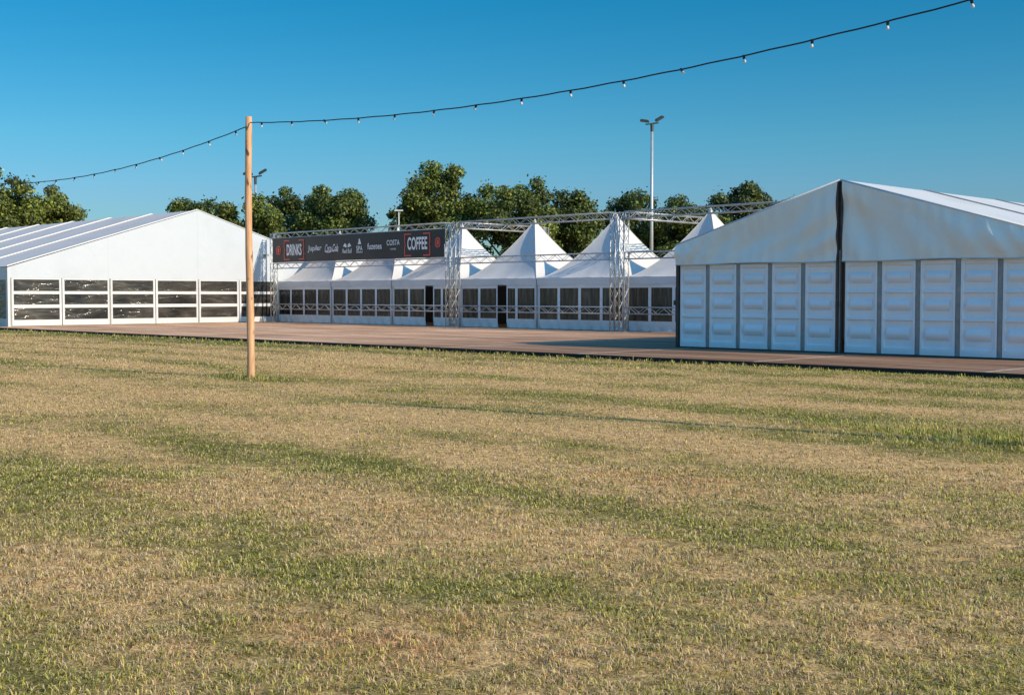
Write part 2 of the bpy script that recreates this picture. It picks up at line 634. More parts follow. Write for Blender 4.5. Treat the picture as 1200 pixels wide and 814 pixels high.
# ------------------------------------------------------------------ tent with hard panels on the right
def right_tent():
    hw = 5.55
    t = empty('panel_tent', 'large tent with white embossed hard wall panels and shaded grey gable, at the right', 'tent', (-17.35, 30.1, 0))
    z = DECK
    eave, top, bot = 3.12, 4.73, 2.535
    L = 20.0
    # two halves of the gable cloth with folds
    for s in (-1, 1):
        def fn(u, v, s=s):
            x = .07 + u * (hw + .02 - .07)
            zt = top + (eave - top) * (x / hw)
            zb = bot - .015 * math.sin(u * 9)
            zz = zb + (zt - zb) * v
            h = zt - zb
            fold = 0
            # pleats hanging from the rake and gathered at the hem
            fold += .034 * math.sin(u * 74 + 2.2 * math.sin(u * 13) + s) * (abs(v - .45) * 1.5) ** 1.4
            fold += .026 * math.sin(u * 37 + v * 5 + 2 * math.sin(u * 7)) * (1 - v) ** .8
            # drag lines running to the centre post
            fold += .026 * math.sin(u * 16 + v * 13 + 1.5 * math.sin(v * 5 + s)) * math.exp(-u * 3.2)
            fold += .05 * math.sin(math.pi * v) * math.sin(u * 5.2 + s)
            fold *= 1.7 * (math.sin(math.pi * min(1, max(0, v))) * .5 + .5) * (1 - .8 * v ** 8)
            return (s * x, -.05 - .04 + fold, z + zz)
        g = MB().grid(fn, 170, 26).build('gable', M['shade_gable'], t, True)
        hem = MB().path([fn(i / 40, 0) for i in range(41)], .018, 6)
        hem.build('hem', M['white_alu'], g, True)
        rk = MB().path([(s * .02, -.06, z + top + .01), (s * (hw + .04), -.06, z + eave + .01)], .03, 6)
        rk.build('rake_edge', M['white_alu'], g, True)
    # roof slopes
    for s in (-1, 1):
        b = MB()
        nb = 4
        for i in range(nb):
            ya, yb = i * L / nb, (i + 1) * L / nb
            def fr(u, v):
                sag = .06 * math.sin(math.pi * u) * math.sin(math.pi * v)
                return (s * (hw + .03) * (1 - v), -.05 + ya + (yb - ya) * u, z + eave + (top - eave) * v - sag + .025)
            b.grid(fr, 8, 8)
        roof = b.build('roof', M['roof_white'], t, True)
        for i in range(1, nb + 1):
            y = i * L / nb - .05
            MB().tube((s * (hw + .03), y, z + eave + .03), (0, y, z + top + .03), .035, n=6).build('roof_rail', M['grey_alu'], roof)
        # side walls
        MB().box(s * hw - .03, s * hw + .03, 0, L, z, z + eave).build('side_wall', M['wall_pvc'], t)
    b = MB()
    pr = [(-hw, 0), (hw, 0), (hw, eave), (0, top), (-hw, eave)]
    b.add([(x, L, z + zz) for x, zz in pr], [(4, 3, 2, 1, 0)])
    b.build('back_wall', M['wall_pvc'], t)
    # embossed hard panels: three recessed squares, each with a barrel bulging out of it
    W, H = .95, 2.47
    def panel_mesh():
        b = MB()
        m = .055
        rows = [(.17, .90), (.945, 1.635), (1.68, 2.37)]
        rec, bev, bar = .15, .105, .17
        y0 = 0.
        # outer sides
        b.add([(-W / 2, y0, 0), (W / 2, y0, 0), (W / 2, y0, H), (-W / 2, y0, H), (-W / 2, .05, 0), (W / 2, .05, 0), (W / 2, .05, H), (-W / 2, .05, H)],
              [(0, 4, 5, 1), (2, 6, 7, 3), (1, 5, 6, 2), (3, 7, 4, 0), (4, 7, 6, 5)])
        xl, xr = -W / 2 + m, W / 2 - m
        zs = [0] + [q for r in rows for q in r] + [H]
        b.add([(-W / 2, y0, 0), (xl, y0, 0), (xl, y0, H), (-W / 2, y0, H)], [(0, 1, 2, 3)])
        b.add([(xr, y0, 0), (W / 2, y0, 0), (W / 2, y0, H), (xr, y0, H)], [(0, 1, 2, 3)])
        for i in range(0, len(zs), 2):
            b.add([(xl, y0, zs[i]), (xr, y0, zs[i]), (xr, y0, zs[i + 1]), (xl, y0, zs[i + 1])], [(0, 1, 2, 3)])
        for a, c in rows:
            o = [(xl, y0, a), (xr, y0, a), (xr, y0, c), (xl, y0, c)]
            i_ = [(xl + bev, rec, a + bev), (xr - bev, rec, a + bev), (xr - bev, rec, c - bev * .8), (xl + bev, rec, c - bev * .8)]
            b.add(o + i_, [(0, 1, 5, 4), (1, 2, 6, 5), (2, 3, 7, 6), (3, 0, 4, 7)])
            # barrel
            n = 12
            x0, x1 = xl + bev, xr - bev
            za, zc = a + bev, c - bev * .8
            arc = []
            for k in range(n + 1):
                q = k / n
                arc.append((rec - bar * math.sin(math.pi * q) ** .9 * 1.0, za + (zc - za) * q))
            vs = [(x0, yy, zz) for yy, zz in arc] + [(x1, yy, zz) for yy, zz in arc]
            fs = [(k, n + 1 + k, n + 2 + k, k + 1) for k in range(n)]
            fs += [tuple(range(n + 1)), tuple(range(2 * n + 1, n, -1))]
            b.add(vs, fs)
        # vent slot frame near the foot
        b.box(.06, .30, -.006, -.001, .06, .15)
        b.box(-.38, .02, -.005, -.001, .07, .14)
        return b
    base = panel_mesh()
    first = None
    for s in (-1, 1):
        for i in range(5):
            xc = s * (.15 + W / 2 + i * 1.09)
            if first is None:
                first = base.build('wall_panel', M['hard_panel'], t, loc=(xc, 0, z + .045))
            else:
                o = first.copy()
                COL.objects.link(o)
                o.parent = t
                o.location = (xc, 0, z + .045)
            if i < 4:
                xp = s * (.15 + W + .07 + i * 1.09)
                MB().box(xp - .055, xp + .055, .012, .075, z + .01, z + bot + .1).build('upright', M['grey_alu'], t)
    MB().box(-hw, hw, -.015, .06, z, z + .042).build('gap_shade_strip', M['dark_post'], t)  # dark strip standing in for the shaded gap under the panels
    # dark split post at the centre and corner posts
    b = MB()
    b.box(-.068, -.03, -.06, .05, z, z + top - .02)
    b.box(.03, .068, -.06, .05, z, z + top - .02)
    b.box(-.03, .03, -.02, .05, z, z + top - .02)
    cp = b.build('centre_post', M['dark_post'], t)
    MB().box(-.022, .022, -.034, -.021, z + .02, z + bot + .3).build('strip', M['grey_alu'], cp)
    MB().box(-.10, -.03, -.085, -.06, z + 1.28, z + 1.42).build('latch', M['dark_post'], cp)
    for s in (-1, 1):
        c = MB().box(s * hw - .05, s * hw + .05, -.04, .10, z, z + bot + .3).build('corner_post', M['dark_post'], t)
        MB().tube((s * (hw + .1), -.02, z + 1.3), (s * (hw + .1), -.02, z + 1.45), .045, n=8).build('latch', M['dark_post'], c)
    return t


right_tent()

# ------------------------------------------------------------------ pagoda tents
PW = 5.45
PX0 = -62.35
PY = 42.2


def make_pagoda(door=None):
    t = empty('pagoda_tent', 'x', 'tent')
    z = DECK
    eave, top = 2.42, 5.32
    h = PW / 2 - .03

    def prof(s):                                # height fraction along a hip
        return s ** 1.52

    # four roof faces, concave, with slack
    b = MB()
    for q in range(4):
        ca, sa = [(1, 0), (0, 1), (-1, 0), (0, -1)][q]
        def fn(u, v, ca=ca, sa=sa):
            r = h * (1 - v) + .05 * v
            lx = (u * 2 - 1) * r
            hz = prof(v)
            mid = 1 - (u * 2 - 1) ** 2
            hz -= .035 * mid * math.sin(math.pi * min(1, v * 1.0)) ** .7
            ly = -r + .10 * mid * math.sin(math.pi * v) * 1.0
            rip = .022 * math.sin(u * 27 + q + 2 * math.sin(u * 8)) * (1 - v) ** 3
            X_, Y_ = lx, ly
            return (X_ * ca - Y_ * sa, X_ * sa + Y_ * ca, z + eave + (top - eave) * hz + rip)
        b.grid(fn, 16, 20)
    roof = b.build('roof', M['pagoda_roof'], t, True)
    hips = MB()
    for sx in (-1, 1):
        for sy in (-1, 1):
            pts = []
            for k_ in range(21):
                v = k_ / 20
                r = h * (1 - v) + .05 * v
                pts.append((sx * r, sy * r, z + eave + (top - eave) * prof(v) + .004))
            hips.path(pts, .014, 5)
    hips.build('hip_seam', M['pagoda_roof'], roof, True)
    fin = MB().lathe([(.10, -.12), (.085, 0), (.06, .10), (.02, .17), (.004, .20)], (0, 0, z + top - .02), n=10)
    fin.build('finial', M['pagoda_roof'], roof, True)
    # valance: four strips with a sagging hem
    vb = MB()
    for q in range(4):
        ca, sa = [(1, 0), (0, 1), (-1, 0), (0, -1)][q]
        def vf(u, v, ca=ca, sa=sa):
            X_ = (u * 2 - 1) * h
            Y_ = -h - .015 - .012 * math.sin(u * 25 + 2 * math.sin(u * 9 + q)) * v
            zz = z + eave + .005 - v * (.33 + .022 * math.sin(u * math.pi * 3 + q))
            return (X_ * ca - Y_ * sa, X_ * sa + Y_ * ca, zz)
        vb.grid(vf, 40, 4)
    vb.build('valance', M['valance'], t, True)
    lg = MB().box(-.045, .045, -.045, .045, z, z + eave - .03)
    l0 = None
    for sx in (-1, 1):
        for sy in (-1, 1):
            p = (sx * (h - .06), sy * (h - .06), 0)
            if l0 is None:
                l0 = lg.build('leg', M['white_alu'], t, loc=p)
            else:
                o = l0.copy()
                COL.objects.link(o)
                o.parent = t
                o.location = p
    # front wall of four window strips; one strip may be pulled aside as a doorway
    n = 4
    step = (2 * h - .12) / n
    for i in range(n):
        xa = -h + .06 + i * step
        xb = xa + step
        tilt = .0
        if door is not None and i == door:
            xa = xa + step * .48               # curtain drawn to the right: dark gap on the left
        fr = MB()
        def bx_(x0, x1, z0, z1, wob=0.0):
            def wf(u, v):
                x = x0 + (x1 - x0) * u
                zz = z0 + (z1 - z0) * v
                return (x, -h + .03 + wob * math.sin(x * 9 + 3 * v + i) * (1 - v) , z + zz)
            fr.grid(wf, 14, 3)
        bx_(xa, xb, .015, .46, .05)
        bx_(xa, xb, 1.94, 2.36)
        bx_(xa, xa + .085, .46, 1.94)
        bx_(xb - .085, xb, .46, 1.94)
        w = fr.build('front_wall', M['wall_pvc'], t, True)
        pb = MB()
        x0, x1 = xa + .085, xb - .085
        pb.grid(lambda u, v: (x0 + (x1 - x0) * u, -h + .045 + .018 * math.sin(x0 * 5 + u * 17 + v * 2.5), z + .46 + 1.48 * v), 12, 4)
        pb.build('window_pane', M['pane_tall'], w, True)
    MB().box(-h, h, h - .04, h - .02, z, z + eave).build('back_wall', M['wall_pvc'], t)
    MB().box(-h + .1, h - .1, h - .10, h - .06, z + .02, z + 2.2).build('dark_backing', M['interior'], t)  # dark sheet over the back wall, standing in for interior shade
    return t


desc = [
    (None, 'white pagoda tent under the DRINKS lettering, touching the large white tent'),
    (None, 'white pagoda tent behind the middle of the black banner'),
    (2, 'white pagoda tent behind the COFFEE end of the banner, with a dark doorway gap'),
    (2, 'white pagoda tent right of the banner, with a dark doorway gap and its peak clear'),
    (None, 'white pagoda tent with its peak behind the truss columns nearest the panel tent'),
    (None, 'white pagoda tent half hidden by the panel tent, rightmost of the row'),
]
plain_p = make_pagoda(None)
door_p = make_pagoda(2)
used = set()
for i, (d_, lab) in enumerate(desc):
    src = plain_p if d_ is None else door_p
    o = src if d_ not in used else copy_tree(src)
    used.add(d_)
    o.location = (PX0 + PW * (i + .5), PY + PW / 2, 0)
    tag(o, lab, 'tent', 'pagoda tents in a row behind the truss')

# ------------------------------------------------------------------ truss frames
TS = .29                                     # truss width
TY = 41.45


def truss(parent, name, p, axis, length, up, m=None, size=TS, pitch=.46):
    """four chords in one mesh (the part) and its lattice (a sub-part)"""
    m = m or M['truss']
    p, ax, up = Vector(p), Vector(axis).normalized(), Vector(up).normalized()
    sd = ax.cross(up)
    h = size / 2
    cb = MB()
    cor = [sd * a * h + up * b * h for a, b in ((-1, -1), (1, -1), (1, 1), (-1, 1))]
    for c in cor:
        cb.tube(p + c, p + c + ax * length, .0255, n=8)
    o = cb.build(name, m, parent, True)
    lb = MB()
    n = max(2, round(length / pitch))
    st = length / n
    for f in range(4):
        a, c = cor[f], cor[(f + 1) % 4]
        for i in range(n):
            s, e = (a, c) if i % 2 == 0 else (c, a)
            lb.tube(p + s + ax * (i * st), p + e + ax * ((i + 1) * st), .0125, n=5, caps=False)
        for q in (0.04, length - .04):
            lb.tube(p + a + ax * q, p + c + ax * q, .016, n=5, caps=False)
    lb.build('lattice', m, o, True)
    return o


def frame(label, xa, xb, rear=None, right_col=True):
    t = empty('truss_frame', label, 'truss', (xa, TY, 0), 'lattice truss frames in front of the pagodas')
    z = DECK
    top = z + 5.26
    w = xb - xa
    cols = [0] + ([w] if right_col else [])
    for cx in cols:
        c = truss(t, 'column', (cx, 0, z + .02), (0, 0, 1), top - z - .02, (0, 1, 0))
        MB().box(cx - .24, cx + .24, -.24, .24, z + .004, z + .02).build('base_plate', M['truss'], c)
    for nm, zc in (('top_beam', top - TS / 2), ('lower_beam', z + 3.335), ('rail_beam', z + .935)):
        truss(t, nm, (TS / 2 + .01, 0, zc), (1, 0, 0), w - TS - .02, (0, 0, 1))
    if rear is not None:
        truss(t, 'cross_beam', (rear, TS / 2 + .01, top - TS / 2 - .0), (0, 1, 0), 6.2, (0, 0, 1))
        truss(t, 'column', (rear, 6.2 + TS + .02, z + .02), (0, 0, 1), top - z - .02, (0, 1, 0))
    return t


frame('aluminium lattice truss frame holding the black banner', -61.5, -45.9)
frame('aluminium lattice truss frame right of the banner, spanning the second and third pagoda peaks', -45.45, -35.02, rear=0)
frame('aluminium lattice truss frame at the right, running behind the panel tent', -34.5, -23.6, rear=0)

# ------------------------------------------------------------------ banner with lettering
BX0, BX1, BZ0, BZ1 = -61.33, -46.08, DECK + 3.53, DECK + 4.95
BY = TY - TS / 2 - .05


def text_mesh(txt, height, width=None, bold=0., shear=0., extr=.006):
    cu = bpy.data.curves.new('txt', 'FONT')
    cu.body = txt
    cu.align_x = 'LEFT'
    cu.size = 1
    cu.offset = bold
    cu.shear = shear
    ob = bpy.data.objects.new('txt', cu)
    COL.objects.link(ob)
    dg = bpy.context.evaluated_depsgraph_get()
    me = bpy.data.meshes.new_from_object(ob.evaluated_get(dg))
    bpy.data.objects.remove(ob)
    bpy.data.curves.remove(cu)
    n = len(me.vertices)
    co = np.empty(n * 3, np.float32)
    me.vertices.foreach_get('co', co)
    co = co.reshape(-1, 3)
    lo, hi = co.min(0), co.max(0)
    co = (co - lo)
    sz = hi - lo
    sx = (width / sz[0]) if width else height / sz[1]
    out = np.stack([co[:, 0] * sx, np.zeros(n), co[:, 1] * height / sz[1]], 1).astype(np.float32)
    me.vertices.foreach_set('co', out.ravel())
    me.update()
    return me


ban = empty('banner', 'long black banner with DRINKS and COFFEE lettering hung on the truss', 'banner', (BX0, BY, 0))


def sheet():
    b = MB()
    W_, H_ = BX1 - BX0, BZ1 - BZ0
    b.grid(lambda u, v: (W_ * u, .012 * math.sin(u * 37) * (1 - v), BZ0 + H_ * v), 90, 4)
    return b


sheet().build('sheet', M['banner'], ban, True)
MB().box(0, BX1 - BX0, .015, .05, BZ0 - .05, BZ0 - .012).build('bottom_bar', M['white_alu'], ban)


def bax(px):                                 # position along the banner, from its measured image column
    u = (px - 600) / 1430
    return -TY * (1 - u) / (1 + u) - BX0


HB = BZ1 - BZ0


def word(txt, p0, p1, zc, h, mat='ink_white', bold=.0, shear=0., name='lettering'):
    x0, x1 = bax(p0), bax(p1)
    me = text_mesh(txt, h, x1 - x0, bold, shear)
    o = link(name, me, M[mat], ban, (x0, -.020, BZ0 + zc * HB - h / 2))
    return o


word('DRINKS', 340.2, 357.6, .50, .66, bold=.03)
word('COFFEE', 481.4, 504.6, .53, .66, bold=.03)
word('Jupiler', 364.9, 381.0, .50, .40, bold=.012, shear=.1)
word('Coca-Cola', 384.9, 400.6, .50, .44, bold=.012, shear=.45)
word('Red Bull', 405.6, 416.2, .36, .24, bold=.012)
word('SPA', 421.6, 429.0, .44, .28, bold=.012)
word('fuzetea', 434.6, 451.4, .50, .33, bold=.012)
word('COSTA', 457.2, 472.4, .60, .28, bold=.012)
word('COFFEE', 461.2, 468.2, .36, .09, bold=.01)


def poly(pts, th=.006):
    n = len(pts)
    b = MB()
    b.add([(x, 0, zz) for x, zz in pts], [tuple(range(n))])
    return b


def bracket(p0, p1, z0, z1):
    x0, x1 = bax(p0), bax(p1)
    za, zb = z0 * HB, z1 * HB
    w, t_ = (x1 - x0), .065
    zc = (za + zb) / 2
    b = MB()
    for s, xo in ((1, x0), (-1, x1)):
        b.box(*sorted((xo, xo + s * w * .27)), -.004, 0, zb - t_, zb)
        b.box(*sorted((xo, xo + s * w * .27)), -.004, 0, za, za + t_)
        b.box(*sorted((xo, xo + s * t_)), -.004, 0, za + t_ + .001, zc - .09)
        b.box(*sorted((xo, xo + s * t_)), -.004, 0, zc + .09, zb - t_ - .001)
        # small notch pointing inwards
        b.add([(xo, -.004, zc - .089), (xo + s * t_, -.004, zc - .089), (xo + s * (t_ + .07), -.004, zc), (xo + s * t_, -.004, zc + .089), (xo, -.004, zc + .089), (xo + s * .07, -.004, zc)],
              [(0, 1, 2, 5), (5, 2, 3, 4)] if s > 0 else [(5, 2, 1, 0), (4, 3, 2, 5)])
    b.build('bracket_frame', M['ink_red'], ban, loc=(0, -.018, BZ0))


bracket(337.0, 360.6, .09, .90)
bracket(477.8, 508.2, .07, .90)


def badge(p0, p1, zc, h, fill):
    x0, x1 = bax(p0), bax(p1)
    w = x1 - x0
    b = MB()
    def rr(wd, ht, r, n=5):
        pts = []
        for cx, cz, a0 in ((wd / 2 - r, ht / 2 - r, 0), (-wd / 2 + r, ht / 2 - r, 90), (-wd / 2 + r, -ht / 2 + r, 180), (wd / 2 - r, -ht / 2 + r, 270)):
            for k_ in range(n):
                t = R(a0 + 90 * k_ / (n - 1))
                pts.append((cx + r * math.cos(t), cz + r * math.sin(t)))
        return pts
    o_, i_ = rr(w, h, w * .38), rr(w - .12, h - .12, w * .28)
    n = len(o_)
    b.add([(x, 0, zz) for x, zz in o_] + [(x, 0, zz) for x, zz in i_], [(k_, (k_ + 1) % n, n + (k_ + 1) % n, n + k_) for k_ in range(n)])
    f = rr(w * .42, h * .52, w * .08)
    b.add([(x, 0, zz) for x, zz in f], [tuple(range(n))])
    b.build('badge', M['ink_red'], ban, loc=((x0 + x1) / 2, -.018, BZ0 + zc * HB))


badge(328.0, 333.2, .50, .50, 1)
badge(513.8, 519.8, .53, .50, 1)
# two facing animal wedges above the fifth word and a peaked mark above the sixth
x0, x1 = bax(405.6), bax(416.2)
w_ = x1 - x0
lm = MB()
for s in (-1, 1):
    c = (x0 + x1) / 2
    pts = [(c + s * .04 * w_, .0), (c + s * .10 * w_, .16), (c + s * .24 * w_, .24), (c + s * .36 * w_, .15), (c + s * .47 * w_, .03), (c + s * .33 * w_, .06), (c + s * .2 * w_, .0)]
    lm.add([(x, 0, zz) for x, zz in pts], [tuple(range(7)) if s > 0 else tuple(range(6, -1, -1))])
lm.build('logo', M['ink_white'], ban, loc=(0, -.018, BZ0 + .50 * HB))
lm = MB()
c = (bax(421.6) + bax(429.0)) / 2
lm.add([(c - .16, 0, 0), (c + .16, 0, 0), (c + .03, 0, .30), (c - .05, 0, .30), (c - .09, 0, 0.12)], [(0, 1, 2, 3, 4)])
lm.box(c - .27, c + .27, -.002, 0, -.46, -.42)
lm.build('logo', M['ink_white'], ban, loc=(0, -.018, BZ0 + .60 * HB))
lm = MB()
x0, x1 = bax(385), bax(399)
lm.path([(x0 + (x1 - x0) * t / 12, 0, -.06 * math.sin(t / 12 * math.pi * 1.6) + .03 * t / 12) for t in range(13)], .022, 5)
lm.build('logo', M['ink_white'], ban, True, loc=(0, -.016, BZ0 + .37 * HB))

# ------------------------------------------------------------------ wooden poles with strings of lights
def pole(x, y, label, h=5.33, lean=(0, 0)):
    b = MB()
    pts, rs = [], []
    for i in range(15):
        q = i / 14
        zz = -.25 + (h + .25) * q
        pts.append((lean[0] * q + .012 * math.sin(q * 7), lean[1] * q + .01 * math.cos(q * 5), zz))
        rs.append(.080 - .014 * q + .003 * math.sin(i * 2.1))
    b.path(pts, rs, 18)
    o = b.build('wooden_pole', M['pole'], None, True, (x, y, 0))
    me = o.data
    for p in me.polygons:
        if len(p.vertices) > 4:
            p.use_smooth = False
    return tag(o, label, 'pole', 'round wooden poles holding the lights')


pole(-21.47, 13.88, 'tall round wooden pole standing alone in the lawn, holding the lights', lean=(-.02, .02))
pole(-5.25, 13.88, 'wooden pole at the far right end of the lights')
pole(-37.7, 13.88, 'wooden pole at the far left end of the lights')


def lights(label, xa, za, xb, zb, sag, first, seed):
    r = random.Random(seed)
    y = 13.88
    t = empty('light_string', label, 'string lights', (xa, y, 0), 'strings of bulbs on the wooden poles')
    L = xb - xa

    def zat(q):
        return za + (zb - za) * q - sag * 4 * q * (1 - q)
    off = -.09
    n = 64
    pts = [(L * i / n, off * math.sin(math.pi * min(1, i / n)) * 0, zat(i / n) + .004 * math.sin(i * 1.7)) for i in range(n + 1)]
    MB().path(pts, .0105, 6).build('cable', M['black_rubber'], t, True)
    d = first
    sk = None
    while d < abs(L) - .2:
        q = d / abs(L)
        ax = Vector((r.uniform(-.25, .25), r.uniform(-.3, .3), -1)).normalized()
        if r.random() < .22:
            ax = Vector((r.choice((-1, 1)) * .75, r.uniform(-.4, .4), -.7)).normalized()
        p = (L * q, 0, zat(q))
        rot = Vector((0, 0, -1)).rotation_difference(ax)
        if sk is None:
            s = MB().lathe([(.020, .018), (.032, .012), (.032, -.055), (.026, -.078), (.018, -.08)], n=10).build('socket', M['black_rubber'], t, True)
            bl_ = MB().lathe([(.016, -.079), (.022, -.095), (.034, -.118), (.036, -.135), (.028, -.155), (.010, -.167), (.001, -.168)], n=12).build('bulb', M['bulb'], s, True)
            sk = s
        else:
            s = copy_tree(sk, t)
        s.location = p
        s.scale = (.6, .6, .6)
        s.rotation_mode = 'QUATERNION'
        s.rotation_quaternion = rot
        d += 1.045
    return t


lights('string of clear bulbs running from the wooden pole up to the right edge', -21.40, 5.20, -5.30, 5.22, .40, .42, 3)
lights('string of clear bulbs running from the wooden pole to the left edge', -21.54, 5.13, -37.6, 5.15, .52, .40, 5)


# ------------------------------------------------------------------ floodlight masts
def mast(X, Y, h, label, r0=.16, r1=.09, heads=2, sc=1.0):
    x, y = cw(X, Y)
    t = empty('floodlight_mast', label, 'floodlight mast', (x, y, 0))
    MB().tube((0, 0, 0), (0, 0, h), r0, r1, 12).build('mast_tube', M['mast'], t, True)
    dx, dy = math.sqrt(.5), math.sqrt(.5)
    b = MB()
    b.tube((-dx * .62 * sc, -dy * .62 * sc, h - .02), (dx * .62 * sc, dy * .62 * sc, h + .22 * sc * .6), .065 * sc, n=6)
    b.tube((0, 0, h - .7 * sc), (0, 0, h + .02), r1 * 1.25, r1 * 1.4, 8)
    b.build('crossbar', M['lamp_dark'], t)
    for s, tilt in ((-1, 8), (1, -30)):
        m = MB().box(-.42 * sc, .42 * sc, -.3 * sc, .3 * sc, -.07 * sc, .10 * sc)
        m.box(-.34 * sc, .34 * sc, -.24 * sc, .24 * sc, .101 * sc, .16 * sc)
        o = m.build('floodlight', M['lamp_dark'], t, loc=(s * dx * .72 * sc, s * dy * .72 * sc, h + (.28 if s < 0 else .50) * sc))
        o.rotation_euler = (R(14), R(tilt), R(45))
        g_ = MB().box(-.36 * sc, .36 * sc, -.25 * sc, .25 * sc, -.085 * sc, -.072 * sc).build('lens', M['white_alu'], o)
    return t


mast(11.4, 100, 15.6, 'tall grey floodlight mast with twin lamps, behind the rightmost pagodas', .165, .105, sc=.85)
mast(-27.2, 130, 14.2, 'distant floodlight mast with twin lamps, just right of the wooden pole', .16, .11, sc=1.1)
x, y = cw(-10.35, 112)
t = empty('lamp_post', 'thin white lamp post with a flat T-shaped head above the banner', 'lamp post', (x, y, 0))
MB().tube((0, 0, 0), (0, 0, 9.4), .07, .05, 8).build('post', M['white_alu'], t, True)
MB().box(-.38, .38, -.14, .14, 9.38, 9.50).build('lamp_head', M['white_alu'], t).rotation_euler = (0, 0, R(45))


# ------------------------------------------------------------------ trees
def tree(X, Y, w, ztop, zbot, label, seed, tone=1.0, warm=0., leaves=13000):
    r = np.random.default_rng(seed)
    leaves = int(leaves * 2.3)
    w *= 1.12
    x, y = cw(X, Y)
    t = empty('tree', label, 'tree', (x, y, 0), 'trees in a line behind the tents')
    H = ztop - zbot
    cz = zbot + H * .52
    # clump centres on lobes inside an ovoid
    nb = int(40 + w * 4)
    ctr, rad = [], []
    while len(ctr) < nb:
        p = r.normal(size=3)
        p /= np.linalg.norm(p)
        rr = r.random() ** .42
        q = p * rr
        zz = q[2]
        taper = 1 - .22 * max(0, zz) ** 2 - .05 * max(0, -zz)
        q[:2] *= (1 + .5 * abs(zz) ** 1.5)
        c = np.array([q[0] * w / 2 * taper * .92, q[1] * w / 2 * taper * .92, cz + zz * H * .47])
        ctr.append(c)
        rad.append(r.uniform(.65, 1.25) * (.75 + .035 * w))
    ctr, rad = np.array(ctr), np.array(rad)
    wt = rad ** 2
    ci = r.choice(nb, leaves, p=wt / wt.sum())
    d = r.normal(size=(leaves, 3))
    d /= np.linalg.norm(d, axis=1)[:, None]
    rr = r.random((leaves, 1)) ** .45
    P = ctr[ci] + d * rr * rad[ci][:, None] * np.array((1.05, 1.05, .85))
    # loose sprigs outside the clumps
    k_ = leaves // 16
    P[:k_] += d[:k_] * r.random((k_, 1)) * .7
    nrm = d * .9 + r.normal(size=(leaves, 3)) * .75 + np.array((0, 0, .35))
    nrm /= np.linalg.norm(nrm, axis=1)[:, None]
    a = np.cross(nrm, r.normal(size=(leaves, 3)))
    a /= np.linalg.norm(a, axis=1)[:, None]
    b = np.cross(nrm, a)
    s = r.uniform(.09, .22, (leaves, 1))
    V = np.stack([P - a * s, P + b * s * .62 - a * s * .1, P + a * s, P - b * s * .62 - a * s * .1], 1)
    shade = (.62 + .75 * r.random(nb))[ci][:, None] * (.55 + .9 * r.random((leaves, 1)))
    yel = (r.random((leaves, 1)) ** 2.2) * (.6 + .6 * r.random(nb)[ci][:, None])
    base_c = np.array((.058, .088, .020)) * (1 - yel) + np.array((.25, .29, .055)) * yel
    base_c = base_c * 1.08 * tone * shade * (1 + warm * np.array((.25, 0, -.2)))
    C = np.repeat(base_c[:, None], 4, 1).reshape(-1, 3)
    F = np.arange(leaves * 4).reshape(-1, 4)
    link('crown', np_mesh('crown', V.reshape(-1, 3), F, C), M['leaf'], t)
    # trunk and limbs
    rd = random.Random(seed)
    b = MB()
    tr_h = zbot + H * .38
    r0 = .10 + .022 * w
    pts = [(.12 * math.sin(i * .9 + seed), .1 * math.cos(i * 1.1 + seed), tr_h * i / 6) for i in range(7)]
    b.path(pts, [r0 * (1.35 if i == 0 else 1 - .09 * i) for i in range(7)], 10)
    order = np.argsort(-wt)[:22]
    for j in order:
        c = ctr[j]
        q = rd.uniform(.55, 1)
        st = Vector(pts[-1]) * q + Vector((0, 0, 0)) * (1 - q)
        st.z = tr_h * q
        e = Vector(c)
        if e.z < st.z + .3:
            st.z = max(zbot * .7, e.z - 1.5)
        mid = st.lerp(e, .5) + Vector((rd.uniform(-.3, .3), rd.uniform(-.3, .3), .35))
        b.path([st, st.lerp(mid, .5), mid, mid.lerp(e, .55), e], [r0 * .42, r0 * .34, r0 * .26, r0 * .17, r0 * .07], 6)
    b.build('trunk', M['bark'], t, True)
    return t


def tr(px0, px1, pyt, Y, zb, label, seed, **kw):
    X = ((px0 + px1) / 2 - 600) / 1430 * Y
    w = (px1 - px0) / 1430 * Y
    zt = CAM_Z + (346 - pyt) / 1430 * Y
    tree(X, Y, w, zt, zb, label, seed, **kw)


tr(-70, 52, 200, 118, 2.2, 'broad green tree cut by the left edge, above the grey tent roof', 21, warm=.5, tone=1.1, leaves=15000)
tr(32, 95, 214, 124, 3.0, 'smaller tree right of the broad tree at the left edge, above the grey tent roof', 22, warm=.5, leaves=9500)
tr(198, 250, 221, 132, 4.0, 'tree peeping over the ridge of the large white tent', 23, tone=.85, leaves=7500)
tr(262, 332, 222, 124, 2.6, 'tree right behind the wooden pole and distant floodlight mast', 24, warm=.2, leaves=12000)
tr(308, 385, 217, 133, 2.6, 'tree behind the DRINKS end of the banner', 25, tone=.85, leaves=11000)
tr(356, 432, 218, 126, 2.6, 'dark tree above the middle of the banner, left of the gap of sky', 26, tone=.9, leaves=12000)
tr(460, 500, 226, 134, 3.0, 'slim dark tree behind the thin white lamp post', 27, tone=.72, leaves=8000)
tr(476, 564, 194, 122, 2.4, 'tallest tree, above the COFFEE lettering', 28, warm=.2, leaves=16000)
tr(552, 648, 202, 120, 2.4, 'large tree just right of the tallest tree', 29, warm=.2, leaves=16000)
tr(628, 699, 213, 126, 2.4, 'tree left of the small sky gap, behind the last clear pagoda peak', 30, tone=.9, leaves=12000)
tr(700, 778, 225, 130, 2.4, 'tree directly left of the tall floodlight mast', 31, tone=.72, leaves=10000)
tr(752, 846, 230, 126, 2.4, 'tree directly right of the tall floodlight mast', 32, tone=.72, leaves=11000)
